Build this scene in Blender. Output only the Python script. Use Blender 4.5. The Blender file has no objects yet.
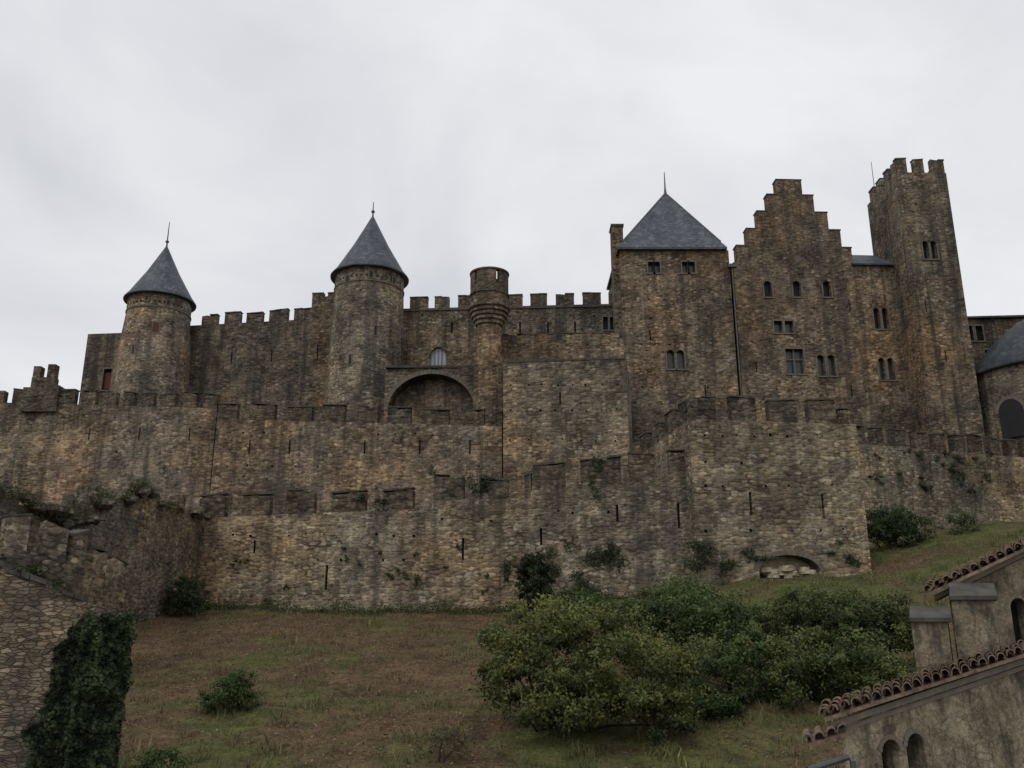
import bpy, math, random
import numpy as np
from mathutils import Vector, noise as mn
R = random.Random(7)
rng = np.random.default_rng(11)
sc = bpy.context.scene

# ------------------------------------------------------------------ survey helpers
# the photographer's eye is the survey origin (0,0,0); +Y towards the castle, metres
FL = 900.0; PI = math.radians(16); C = math.cos(PI); S = math.sin(PI)
def ray(u, v):
    dx = (u-512)/FL; dy = (384-v)/FL
    return dx, C-dy*S, S+dy*C
def at(u, v, Y):
    a, b, c = ray(u, v)
    return Vector((a/b*Y, Y, c/b*Y))
def xz(u, v, Y):
    p = at(u, v, Y); return p.x, p.z
def pl(u, v, Y):
    p = at(u, v, Y); return Vector((p.x, p.y))
def zt(v, Y):
    return at(512, v, Y).z
def hit(A, B, u, v):
    d = (B-A).normalized(); a, b, c = ray(u, v)
    D = d.x*(-b) - (-a)*d.y
    s = ((-A.x)*(-b) - (-a)*(-A.y))/D
    t = (d.x*(-A.y) - d.y*(-A.x))/D
    return s, c*t

# ------------------------------------------------------------------ materials
class NT:
    def __init__(self, name):
        self.m = bpy.data.materials.new(name); self.m.use_nodes = True
        self.t = self.m.node_tree; self.t.nodes.clear()
        self.out = self.t.nodes.new('ShaderNodeOutputMaterial')
        self.b = self.t.nodes.new('ShaderNodeBsdfPrincipled')
        self.t.links.new(self.b.outputs[0], self.out.inputs[0])
        self.b.inputs['Specular IOR Level'].default_value = 0.12
        self.b.inputs['Roughness'].default_value = 0.9
    def n(self, typ, **kw):
        x = self.t.nodes.new(typ)
        for k, v in kw.items(): setattr(x, k, v)
        return x
    def l(self, a, b): self.t.links.new(a, b)
    def put(self, sock, val):
        if isinstance(val, bpy.types.NodeSocket): self.l(val, sock)
        else: sock.default_value = val
    def mix(self, f, a, b, mode='MIX'):
        x = self.n('ShaderNodeMix', data_type='RGBA', blend_type=mode)
        self.put(x.inputs[0], f)
        self.put(x.inputs[6], a if isinstance(a, bpy.types.NodeSocket) else (*a, 1))
        self.put(x.inputs[7], b if isinstance(b, bpy.types.NodeSocket) else (*b, 1))
        return x.outputs[2]
    def math(self, op, a, b=0.0):
        x = self.n('ShaderNodeMath', operation=op); self.put(x.inputs[0], a); self.put(x.inputs[1], b)
        return x.outputs[0]
    def mr(self, v, a, b, c=0.0, d=1.0):
        x = self.n('ShaderNodeMapRange'); self.put(x.inputs[0], v)
        for i, q in enumerate((a, b, c, d)): x.inputs[i+1].default_value = q
        return x.outputs[0]
    def pos(self):
        return self.n('ShaderNodeNewGeometry').outputs['Position']
    def vmul(self, v, k):
        x = self.n('ShaderNodeVectorMath', operation='MULTIPLY'); self.put(x.inputs[0], v); x.inputs[1].default_value = k
        return x.outputs[0]
    def noise(self, v, scale, detail=4, rough=0.55):
        x = self.n('ShaderNodeTexNoise'); self.l(v, x.inputs['Vector'])
        x.inputs['Scale'].default_value = scale; x.inputs['Detail'].default_value = detail
        x.inputs['Roughness'].default_value = rough
        return x.outputs['Fac'], x.outputs['Color']
    def ramp(self, f, stops):
        x = self.n('ShaderNodeValToRGB'); self.l(f, x.inputs[0])
        e = x.color_ramp.elements
        while len(e) < len(stops): e.new(0.5)
        for i, (p, c) in enumerate(stops):
            e[i].position = p; e[i].color = (*c, 1)
        return x.outputs[0]
    def bump(self, h, st, dist):
        x = self.n('ShaderNodeBump'); self.l(h, x.inputs['Height'])
        x.inputs['Strength'].default_value = st; x.inputs['Distance'].default_value = dist
        self.l(x.outputs[0], self.b.inputs['Normal'])

def stone(name, k=1.0, tint=(1, 1, 1), cell=(0.5, 0.27), mortar=1.0, stain=0.6, rnd=0.8, moss=0.75, contrast=1.0, top=None, patch=1.0, edge=False):
    """weathered rubble/coursed masonry; top=(z0,z1): the crest is blackened by rain and lichen between these heights"""
    N = NT(name); p = N.pos(); k *= 1.19; tint = (tint[0]*1.055, tint[1]*1.0, tint[2]*.925)
    f0, c0 = N.noise(p, 1.3, 1)
    off = N.n('ShaderNodeVectorMath', operation='SUBTRACT'); N.l(c0, off.inputs[0]); off.inputs[1].default_value = (.5, .5, .5)
    add = N.n('ShaderNodeVectorMath', operation='ADD'); N.l(p, add.inputs[0]); N.l(N.vmul(off.outputs[0], (cell[0]*.7, cell[0]*.7, cell[1]*.8)), add.inputs[1])
    q = N.vmul(add.outputs[0], (1/cell[0], 1/cell[0], 1/cell[1]))
    v1 = N.n('ShaderNodeTexVoronoi'); N.l(q, v1.inputs['Vector']); v1.inputs['Scale'].default_value = 1; v1.inputs['Randomness'].default_value = rnd
    sep = N.n('ShaderNodeSeparateColor'); N.l(v1.outputs['Color'], sep.inputs[0])
    if edge:
        v2 = N.n('ShaderNodeTexVoronoi', feature='DISTANCE_TO_EDGE'); N.l(q, v2.inputs['Vector']); v2.inputs['Scale'].default_value = 1; v2.inputs['Randomness'].default_value = rnd
        mask = N.mr(v2.outputs['Distance'], .01, .11)
    else:
        mask = N.mr(v1.outputs['Distance'], .72, .50)
    def cc(r, g, b): 
        m = .16
        return tuple((m+(x-m)*contrast)*k*t for x, t in zip((r, g, b), tint))
    col = N.ramp(sep.outputs[0], [(0, cc(.078, .069, .061)), (.25, cc(.122, .106, .089)), (.6, cc(.162, .142, .115)),
                                  (.87, cc(.205, .182, .148)), (1, cc(.30, .275, .235))])
    n1b, c1b = N.noise(p, .55, 5, .70)
    s2 = N.n('ShaderNodeSeparateColor'); N.l(c1b, s2.inputs[0])
    mcol = N.mix(N.mr(s2.outputs[1], .42, .6), cc(.06, .053, .045), tuple(x*mortar for x in cc(.27, .248, .212)))
    col = N.mix(mask, mcol, col)
    n1, c1 = N.noise(p, .10, 4, .62)
    s1 = N.n('ShaderNodeSeparateColor'); N.l(c1, s1.inputs[0])
    col = N.mix(.9*patch, col, N.ramp(n1, [(.32, (.50, .51, .54)), (.5, (1, 1, 1)), (.66, (1.46, 1.31, 1.09))]), 'MULTIPLY')
    # repaired areas in a paler, greyer stone
    col = N.mix(N.mr(s1.outputs[2], .54, .60, 0, .3*patch), col, N.mix(mask, mcol, cc(.20, .19, .17)))
    # iron-stained, browner areas
    col = N.mix(N.mr(s1.outputs[1], .50, .62, 0, .55*patch), col, N.mix(1.0, col, (1.15, .93, .74), 'MULTIPLY'))
    col = N.mix(.95, col, N.ramp(n1b, [(.3, (.38, .385, .40)), (.5, (1, 1, 1)), (.7, (1.48, 1.41, 1.28))]), 'MULTIPLY')
    n2, _ = N.noise(p, 4.0, 3, .75)
    col = N.mix(.8, col, N.ramp(n2, [(.28, (.52, .52, .53)), (.72, (1.45, 1.45, 1.43))]), 'MULTIPLY')
    # run-off streaks
    n3, _ = N.noise(N.vmul(p, (.9, .9, .07)), 1.0, 4, .64)
    dk = (.042*k, .039*k, .036*k)
    col = N.mix(N.math('MULTIPLY', N.mr(n3, .49, .64), stain), col, dk)
    if top:
        z = N.n('ShaderNodeSeparateXYZ'); N.l(p, z.inputs[0])
        zz = N.math('ADD', z.outputs[2], N.math('MULTIPLY', N.math('SUBTRACT', n3, .5), 8.0))
        f = N.math('MULTIPLY', N.mr(zz, top[0], top[1]), .66)
        col = N.mix(f, col, (.048, .044, .040))
    nz = N.n('ShaderNodeSeparateXYZ'); N.l(N.n('ShaderNodeNewGeometry').outputs['Normal'], nz.inputs[0])
    up = N.mr(N.math('ABSOLUTE', nz.outputs[2]), .45, .8)
    col = N.mix(N.math('MULTIPLY', up, moss), col, N.ramp(n2, [(.35, (.035, .036, .028)), (.65, (.07, .075, .04))]))
    N.l(col, N.b.inputs['Base Color'])
    h = N.math('ADD', N.math('MULTIPLY', mask, .6), N.math('MULTIPLY', n2, .9))
    N.bump(h, .75, .09)
    return N.m

def simple(name, a, b, scale=3, rough=.85, spec=.2, bump=0.3, dist=.03):
    N = NT(name); p = N.pos(); f, _ = N.noise(p, scale, 4, .65)
    N.l(N.ramp(f, [(.3, a), (.7, b)]), N.b.inputs['Base Color'])
    N.b.inputs['Roughness'].default_value = rough; N.b.inputs['Specular IOR Level'].default_value = spec
    if bump: N.bump(f, bump, dist)
    return N.m

def plaster(name):
    N = NT(name); p = N.pos()
    a, ac = N.noise(p, 1.6, 7, .75); b, _ = N.noise(p, 14, 4, .7); s, _ = N.noise(N.vmul(p, (3.0, 3.0, .8)), 1.4, 6, .7)
    col = N.ramp(a, [(.34, (.11, .094, .070)), (.45, (.22, .182, .130)), (.55, (.32, .265, .19)), (.66, (.44, .375, .28))])
    col = N.mix(.85, col, N.ramp(b, [(.3, (.55, .55, .55)), (.7, (1.35, 1.33, 1.3))]), 'MULTIPLY')
    col = N.mix(N.mr(s, .47, .62, 0, .8), col, (.060, .055, .047))
    v = N.n('ShaderNodeTexVoronoi', feature='DISTANCE_TO_EDGE'); N.l(N.vmul(p, (2.6, 2.6, 5.0)), v.inputs['Vector']); v.inputs['Scale'].default_value = 1
    sp = N.n('ShaderNodeSeparateColor'); N.l(ac, sp.inputs[0])
    crack = N.math('MULTIPLY', N.mr(v.outputs['Distance'], .06, .0), N.mr(sp.outputs[1], .44, .54, 0, .6))
    col = N.mix(crack, col, (.06, .052, .042))
    N.l(col, N.b.inputs['Base Color']); N.bump(N.math('ADD', b, a), .8, .05)
    return N.m

def slate(name, k=1.0):
    N = NT(name); p = N.pos()
    q = N.vmul(p, (3.2, 3.2, 3.6))
    v = N.n('ShaderNodeTexVoronoi'); N.l(q, v.inputs['Vector']); v.inputs['Scale'].default_value = 1; v.inputs['Randomness'].default_value = .5
    sp = N.n('ShaderNodeSeparateColor'); N.l(v.outputs['Color'], sp.inputs[0])
    col = N.ramp(sp.outputs[0], [(0, (.060*k, .070*k, .086*k)), (.6, (.090*k, .103*k, .122*k)), (1, (.14*k, .155*k, .175*k))])
    xyz = N.n('ShaderNodeSeparateXYZ'); N.l(p, xyz.inputs[0])
    fr = N.math('FRACT', N.math('MULTIPLY', xyz.outputs[2], 2.4))
    line = N.mr(fr, 0, .18)
    col = N.mix(line, (.048*k, .055*k, .065*k), col)
    n, _ = N.noise(N.vmul(p, (1, 1, .25)), .9, 5, .65)
    col = N.mix(.95, col, N.ramp(n, [(.3, (.5, .52, .56)), (.55, (1, 1, 1)), (.75, (1.4, 1.35, 1.2))]), 'MULTIPLY')
    N.l(col, N.b.inputs['Base Color']); N.b.inputs['Roughness'].default_value = .6
    N.b.inputs['Specular IOR Level'].default_value = .35
    N.bump(fr, .5, .05)
    return N.m

def leafmat(name, trans=.25):
    N = NT(name)
    a = N.n('ShaderNodeAttribute'); a.attribute_name = 'tint'
    N.l(a.outputs['Color'], N.b.inputs['Base Color'])
    N.b.inputs['Roughness'].default_value = .6; N.b.inputs['Specular IOR Level'].default_value = .25
    tr = N.n('ShaderNodeBsdfTranslucent'); N.l(a.outputs['Color'], tr.inputs[0])
    mx = N.n('ShaderNodeMixShader'); mx.inputs[0].default_value = trans
    N.l(N.b.outputs[0], mx.inputs[1]); N.l(tr.outputs[0], mx.inputs[2]); N.l(mx.outputs[0], N.out.inputs[0])
    return N.m

M = {}
M['castle'] = stone('castle_masonry', .84, (1.0, .98, .97), (.42, .22), .8, .75)
M['keep'] = stone('keep_masonry', .90, (1.03, .98, .95), (.42, .22), .9, .6)
M['tower'] = stone('tower_masonry', 1.10, (1.0, 1.0, .99), (.40, .21), 1.0, .6)
M['mid'] = stone('rampart_masonry', 1.0, (1.0, .98, .97), (.44, .22), 1.0, .65, top=(19.0, 23.5))
M['tan'] = stone('tan_masonry', 1.10, (1.02, 1.0, .95), (.42, .21), .75, .5, .7)
M['outer'] = stone('outer_wall_masonry', 1.12, (1.0, 1.0, .96), (.37, .18), 1.1, .55, top=(7.4, 12.5))
M['bast'] = stone('bastion_masonry', 1.28, (1.02, 1.0, .93), (.40, .19), .8, .45, .65, top=(12.8, 17.4), patch=.8)
M['side'] = stone('side_wall_masonry', 1.12, (1.01, 1.0, .94), (.40, .20), .8, .5, .65, top=(17.6, 21.5))
M['crest'] = stone('lichen_blackened_masonry', .56, (1.0, .99, .98), (.42, .2), 1.0, .45, patch=.5)
M['ruin'] = stone('ruin_masonry', .78, (1.0, 1.0, .99), (.32, .17), .9, .65, 1.0, .8)
M['near'] = stone('near_wall_masonry', 1.12, (.97, 1.0, 1.05), (.24, .085), .35, .45, .85, .9, patch=.6, edge=True)
M['chapel'] = plaster('chapel_render')
M['coping'] = simple('coping_stone', (.04, .038, .035), (.12, .11, .095), 2.5, bump=.4)
M['dressed'] = simple('dressed_stone', (.11, .094, .075), (.21, .182, .146), 2.0, bump=.3)
M['slate'] = slate('slate_roof', .95); M['slate_dark'] = slate('dark_slate_roof', .55)
M['dark'] = simple('dark_opening', (.006, .006, .007), (.014, .014, .015), 2, .5, .3, 0)
M['glass'] = simple('old_glass', (.02, .022, .026), (.06, .065, .075), 4, .25, .5, 0)
M['pale'] = simple('pale_glazing', (.30, .32, .36), (.42, .44, .48), 3, .3, .5, 0)
M['shutter'] = simple('red_shutter', (.10, .035, .027), (.14, .05, .037), 6, .7, .2, 0)
M['lead'] = simple('lead_metal', (.05, .052, .055), (.10, .10, .105), 5, .5, .5, 0)
M['rock'] = simple('pale_rock', (.26, .21, .14), (.55, .47, .34), 1.6, bump=.8, dist=.2)
M['tile'] = simple('clay_tile', (.055, .046, .038), (.34, .23, .165), 5.5, bump=.5, dist=.02)
M['bark'] = simple('bark', (.03, .025, .02), (.08, .065, .05), 6, bump=.5)
M['leaf'] = leafmat('foliage_leaves')
M['grass'] = leafmat('grass_blades', .3)

# ------------------------------------------------------------------ mesh building
class Part:
    def __init__(s, mat): s.v = []; s.f = []; s.mat = mat; s.smooth = False
    def poly(s, pts):
        i = len(s.v); s.v += [tuple(p) for p in pts]; s.f.append(tuple(range(i, i+len(pts))))
    def prism(s, plan, z0, z1, bottom=False):
        n = len(plan)
        a = z0 if isinstance(z0, (list, tuple)) else [z0]*n
        b = z1 if isinstance(z1, (list, tuple)) else [z1]*n
        i = len(s.v)
        s.v += [(p[0], p[1], a[k]) for k, p in enumerate(plan)] + [(p[0], p[1], b[k]) for k, p in enumerate(plan)]
        for k in range(n):
            j = (k+1) % n; s.f.append((i+k, i+j, i+n+j, i+n+k))
        s.f.append(tuple(i+n+k for k in range(n)))
        if bottom: s.f.append(tuple(i+k for k in reversed(range(n))))
    def obox(s, c, nrm, w, h, d):
        nrm = Vector(nrm).normalized(); t = Vector((-nrm.y, nrm.x))
        c2 = Vector((c[0], c[1]))
        pl_ = [c2+t*a*w/2+nrm*b*d/2 for a, b in ((-1, -1), (1, -1), (1, 1), (-1, 1))]
        s.prism([tuple(p) for p in pl_], c[2]-h/2, c[2]+h/2, True)
    def lathe(s, cx, cy, prof, n=40, a0=0, wob=0.0):
        i = len(s.v)
        for r, z in prof:
            for k in range(n):
                t = a0+2*math.pi*k/n
                rr = r+(R.uniform(-wob, wob) if wob else 0)
                s.v.append((cx+rr*math.cos(t), cy+rr*math.sin(t), z))
        for j in range(len(prof)-1):
            for k in range(n):
                k2 = (k+1) % n
                s.f.append((i+j*n+k, i+j*n+k2, i+(j+1)*n+k2, i+(j+1)*n+k))
    def tube(s, pts, radii, n=6):
        i = len(s.v)
        for q, (p, r) in enumerate(zip(pts, radii)):
            p = Vector(p)
            d = (Vector(pts[min(q+1, len(pts)-1)])-Vector(pts[max(q-1, 0)])).normalized()
            a = d.orthogonal().normalized(); b = d.cross(a)
            for k in range(n):
                t = 2*math.pi*k/n; s.v.append(tuple(p+a*math.cos(t)*r+b*math.sin(t)*r))
        for j in range(len(pts)-1):
            for k in range(n):
                k2 = (k+1) % n; s.f.append((i+j*n+k, i+j*n+k2, i+(j+1)*n+k2, i+(j+1)*n+k))
        s.f.append(tuple(i+(len(pts)-1)*n+k for k in range(n)))

class Thing:
    def __init__(s, name): s.name = name; s.parts = {}
    def p(s, name, mat=None):
        if name not in s.parts: s.parts[name] = Part(M[mat])
        return s.parts[name]
    def build(s):
        objs = []
        for nm, pt in s.parts.items():
            if not pt.f: continue
            me = bpy.data.meshes.new(nm); me.from_pydata(pt.v, [], pt.f); me.update()
            me.materials.append(pt.mat)
            if pt.smooth: me.polygons.foreach_set('use_smooth', [True]*len(me.polygons))
            o = bpy.data.objects.new(nm, me); sc.collection.objects.link(o); objs.append(o)
        if len(objs) == 1: objs[0].name = s.name
        else:
            e = bpy.data.objects.new(s.name, None); sc.collection.objects.link(e)
            for o in objs: o.parent = e
        return s

def facade(th, A, B, z0, zA, zB, ops=(), mat='castle', depth=.55, pn='walls'):
    """vertical wall face from A to B with real recessed openings. ops: dict(s0,s1,z0,z1,rise,back,frame)"""
    w = th.p(pn, mat); L = (B-A).length; d = (B-A)/L; inn = Vector((-d.y, d.x))
    P3 = lambda s_, z, k=0.0: (A.x+d.x*s_+inn.x*k, A.y+d.y*s_+inn.y*k, z)
    zt_ = min(zA, zB)
    ops = [o for o in ops if o['s0'] > 0.02 and o['s1'] < L-.02 and o['z1'] < zt_ and o['z0'] > z0]
    ss = sorted({0, L, *[o['s0'] for o in ops], *[o['s1'] for o in ops]})
    zs = sorted({z0, zt_, *[o['z0'] for o in ops], *[o['z1'] for o in ops]})
    for j in range(len(zs)-1):
        zc = (zs[j]+zs[j+1])/2; run = None
        for i in range(len(ss)-1):
            c = (ss[i]+ss[i+1])/2
            hole = any(o['s0'] < c < o['s1'] and o['z0'] < zc < o['z1'] for o in ops)
            if not hole:
                if run is None: run = ss[i]
            if (hole or i == len(ss)-2) and run is not None:
                e = ss[i] if hole else ss[i+1]
                w.poly([P3(run, zs[j]), P3(e, zs[j]), P3(e, zs[j+1]), P3(run, zs[j+1])]); run = None
    if abs(zA-zB) > 1e-4:
        if zA > zB: w.poly([P3(0, zt_), P3(L, zB), P3(0, zA)])
        else: w.poly([P3(0, zA), P3(L, zt_), P3(L, zB)])
    for o in ops:
        a, b, c0, c1 = o['s0'], o['s1'], o['z0'], o['z1']; r = o.get('rise', 0); dp = o.get('depth', depth)
        sp = c1-r; m = (a+b)/2; hw = (b-a)/2
        if r > 0:
            n = 8
            pt_ = o.get('pointed', False)
            cur = []
            for k in range(n+1):
                if pt_:
                    x = -1+k/n; cur.append((m+hw*x, sp+r*math.sqrt(max(0, 1-x*x))**.8 if k else sp))
                else:
                    t = math.pi/2*k/n; cur.append((m-hw*math.cos(t), sp+r*math.sin(t)))
            for k in range(n):
                w.poly([P3(a, c1), P3(*cur[k]), P3(*cur[k+1])])
                w.poly([P3(b, c1), P3(2*m-cur[k+1][0], cur[k+1][1]), P3(2*m-cur[k][0], cur[k][1])])
                w.poly([P3(*cur[k]), P3(*cur[k+1]), P3(*cur[k+1], dp), P3(*cur[k], dp)])
                w.poly([P3(2*m-cur[k][0], cur[k][1]), P3(2*m-cur[k+1][0], cur[k+1][1]), P3(2*m-cur[k+1][0], cur[k+1][1], dp), P3(2*m-cur[k][0], cur[k][1], dp)])
        else:
            w.poly([P3(a, c1), P3(b, c1), P3(b, c1, dp), P3(a, c1, dp)])
        w.poly([P3(a, c0), P3(b, c0), P3(b, c0, dp), P3(a, c0, dp)])
        w.poly([P3(a, c0), P3(a, sp), P3(a, sp, dp), P3(a, c0, dp)])
        w.poly([P3(b, c0), P3(b, sp), P3(b, sp, dp), P3(b, c0, dp)])
        bk = o.get('back', 'dark')
        if bk:
            key = {'dark': 'window_recesses', 'glass': 'window_panes', 'pale': 'pale_panes', 'rock': 'rock_face'}[bk]
            q = th.p(key, bk)
            q.poly([P3(a-.02, c0-.02, dp-.01), P3(b+.02, c0-.02, dp-.01), P3(b+.02, c1+.02, dp-.01), P3(a-.02, c1+.02, dp-.01)])
        if o.get('frame'):
            fr = th.p('window_surrounds', 'dressed'); g = .13
            nrm = -inn
            def bx(sc_, zc_, ww, hh, kk=-.01, dd=.10):
                c_ = P3(sc_, zc_, kk); fr.obox(c_, nrm, ww, hh, dd)
            bx(m, c0-g/2, (b-a)+2*g+.1, g, -.02, .16)
            if not r: bx(m, c1+g*.7, (b-a)+2*g, g*1.4)
            bx(a-g/2, (c0+sp)/2, g, sp-c0); bx(b+g/2, (c0+sp)/2, g, sp-c0)
            if o['frame'] == 'cross':
                bx(m, (c0+c1)/2, .11, c1-c0, .25, .1); bx((a+m)/2-.03, c0+(c1-c0)*.6, m-a-.055, .1, .25, .1); bx((b+m)/2+.03, c0+(c1-c0)*.6, m-a-.055, .1, .25, .1)
    return P3, L

def block(th, A, B, depth, z0, zA, zB=None, ops=(), mat='castle', pn='walls', top=True, skew=None):
    zB = zA if zB is None else zB
    P3, L = facade(th, A, B, z0, zA, zB, ops, mat, pn=pn)
    w = th.p(pn, mat); d = (B-A)/L
    q = Vector(skew) if skew else Vector((-d.y, d.x))*depth
    b3 = lambda P, z: (P.x+q.x, P.y+q.y, z)
    w.poly([P3(0, z0), P3(0, zA), b3(A, zA), b3(A, z0)])
    w.poly([P3(L, z0), P3(L, zB), b3(B, zB), b3(B, z0)])
    w.poly([b3(A, z0), b3(B, z0), b3(B, zB), b3(A, zA)])
    if top: w.poly([P3(0, zA), P3(L, zB), b3(B, zB), b3(A, zA)])
    return P3, L

def op(A, B, u0, u1, v0, v1, **kw):
    um, vm = (u0+u1)/2, (v0+v1)/2
    s0 = hit(A, B, u0, vm)[0]; s1 = hit(A, B, u1, vm)[0]
    z1 = hit(A, B, um, v0)[1]; z0 = hit(A, B, um, v1)[1]
    d = dict(s0=min(s0, s1), s1=max(s0, s1), z0=z0, z1=z1); d.update(kw)
    if d.get('rise') == 'round': d['rise'] = (d['s1']-d['s0'])/2
    return d
def holes(A, B, us, v, jit=1.5, w=.17):
    o = []
    for u in us:
        if R.random() < .3: continue
        s_, z = hit(A, B, u+R.uniform(-jit, jit)*1.5, v+R.uniform(-jit, jit)*.8)
        w_ = w*R.uniform(.65, 1.15)
        o.append(dict(s0=s_-w_/2, s1=s_+w_/2, z0=z-w_/2, z1=z+w_/2, depth=.3))
    return o
def slit(A, B, u, v0, v1, w=.14):
    s_, z1 = hit(A, B, u, v0); _, z0 = hit(A, B, u, v1)
    return dict(s0=s_-w/2, s1=s_+w/2, z0=z0, z1=z1, depth=.4)

def merlons(th, A, B, zA, zB, mw, gap, h, thick=.55, inset=.0, rag=.06, start=0.0, mat=None, cop=True, miss=0.0, pn='merlons'):
    L = (B-A).length; d = (B-A)/L; inn = Vector((-d.y, d.x)); w = th.p(pn, mat)
    s_ = start
    while s_ < L-.15:
        e = min(s_+mw*R.uniform(.86, 1.14), L)
        if e-s_ > .35 and R.random() >= miss:
            hh = h*R.uniform(1-rag, 1+rag)
            zz = [zA+(zB-zA)*q/L for q in (s_, e)]
            n = max(1, int((e-s_)/.45)); 
            tops = [hh+R.uniform(-1, 1)*rag*h*.9 for _ in range(n+1)]
            for k in range(n):
                a = s_+(e-s_)*k/n; b = s_+(e-s_)*(k+1)/n
                p0 = A+d*a+inn*inset; p1 = A+d*b+inn*inset
                zb = zA+(zB-zA)*a/L; zc = zA+(zB-zA)*b/L
                w.prism([p0, p1, p1+inn*thick, p0+inn*thick], [zb-.02, zc-.02, zc-.02, zb-.02], [zb+tops[k], zc+tops[k+1], zc+tops[k+1]-.05, zb+tops[k]-.05])
            if cop:
                c = th.p('copings', 'coping'); a = s_-.04; b = e+.04; m = max(1, int((e-s_)/.7))
                for j in range(m):
                    if R.random() < .12: continue
                    a1 = a+(b-a)*j/m; b1 = a+(b-a)*(j+1)/m-.015
                    p0 = A+d*a1+inn*(inset-R.uniform(.03, .09)); p1 = A+d*b1+inn*(inset-.06)
                    zb = zz[0]+tops[0]; zc = zz[1]+tops[-1]; t2 = thick+.14; mx = max(tops)-max(tops[0], tops[-1])+.005
                    f0, f1 = j/m, (j+1)/m; za_ = zb+(zc-zb)*f0+mx; zc_ = zb+(zc-zb)*f1+mx; hh_ = R.uniform(.07, .16)
                    c.prism([p0, p1, p1+inn*t2, p0+inn*t2], [za_, zc_, zc_, za_], [za_+hh_, zc_+hh_, zc_+hh_, za_+hh_], True)
        s_ = e+gap*R.uniform(.85, 1.15)

# ------------------------------------------------------------------ terrain
def lerp(x, xs, ys): return float(np.interp(x, xs, ys))
def sst(a, b, x):
    t = min(1, max(0, (x-a)/(b-a))); return t*t*(3-2*t)
def ground(x, y):
    b = lerp(y, [-400, -20, 0, 14, 26, 60, 76, 95, 150, 500, 3000], [-14, -8, -6.2, -4.6, -3.2, 1.9, 4.2, 8, 8, -10, -14])
    g = lerp(x, [2, 15, 22, 35, 60, 140], [0, 2.2, 2.6, 4.9, 6.0, 2.0])
    b += sst(30, 58, y)*g*(1-sst(120, 300, y))
    b -= 0.5*sst(-12, -30, x)*sst(60, 20, y)
    if abs(x) > 120: b -= sst(120, 500, abs(x))*max(0, b+9)*.9
    if -80 < x < 90 and 5 < y < 90:
        b += .36*mn.noise(Vector((x*.13, y*.13, 3)))+.20*mn.noise(Vector((x*.45, y*.45, 9)))+.08*mn.noise(Vector((x*1.3, y*1.3, 9)))
    return b
def brown(x, y):
    n = mn.noise(Vector((x*.16, y*.16, 1)))+.75*mn.noise(Vector((x*.5, y*.5, 5)))+.65*mn.noise(Vector((x*1.6, y*1.6, 8)))
    k = .62+1.1*n + lerp(x, [-18, -6, 4, 10], [.34, .30, .0, -.42]) + lerp(y, [24, 30, 42, 58], [-.36, -.14, .04, .04])
    return min(1, max(0, k))
def gcol(x, y):
    b = brown(x, y); n = .5+.7*mn.noise(Vector((x*.3, y*.3, 22)))+.5*mn.noise(Vector((x*1.1, y*1.1, 27))); n = min(1, max(0, n))
    g = np.array([.080, .092, .036])*(1-n)+np.array([.158, .162, .064])*n
    br = np.array([.190, .128, .078])*(1-n)+np.array([.100, .073, .047])*n
    return g*(1-b)+br*b

def graded(lo, hi, step, far, growth=1.35):
    a = list(np.arange(lo, hi+1e-6, step)); s_ = step; x = hi
    while x < far: s_ *= growth; x += s_; a.append(x)
    s_ = step; x = lo; b = []
    while x > -far: s_ *= growth; x -= s_; b.append(x)
    return b[::-1]+a
xs = graded(-34, 46, .5, 2500); ys = graded(8, 78, .5, 2500)
gv = []; gc = []
for y in ys:
    for x in xs:
        gv.append((x, y, ground(x, y))); gc += [*gcol(x, y), 1.0]
nx = len(xs)
gf = [(j*nx+i, j*nx+i+1, (j+1)*nx+i+1, (j+1)*nx+i) for j in range(len(ys)-1) for i in range(nx-1)]
me = bpy.data.meshes.new('ground'); me.from_pydata(gv, [], gf)
at_ = me.color_attributes.new('tint', 'FLOAT_COLOR', 'POINT'); at_.data.foreach_set('color', gc)
N = NT('grassy_slope'); p = N.pos()
a = N.n('ShaderNodeAttribute'); a.attribute_name = 'tint'
n1, _ = N.noise(p, 1.3, 5, .7); n2, _ = N.noise(p, 8, 3, .7)
col = N.mix(.9, a.outputs['Color'], N.ramp(n1, [(.3, (.45, .46, .45)), (.5, (1, 1, 1)), (.7, (1.35, 1.28, 1.1))]), 'MULTIPLY')
col = N.mix(.8, col, N.ramp(n2, [(.3, (.45, .45, .45)), (.7, (1.35, 1.35, 1.3))]), 'MULTIPLY')
N.l(col, N.b.inputs['Base Color']); N.b.inputs['Roughness'].default_value = 1; N.b.inputs['Specular IOR Level'].default_value = .05
N.bump(N.math('ADD', n1, n2), .9, .15)
me.materials.append(N.m); me.polygons.foreach_set('use_smooth', [True]*len(me.polygons))
go = bpy.data.objects.new('ground', me); sc.collection.objects.link(go)

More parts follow.
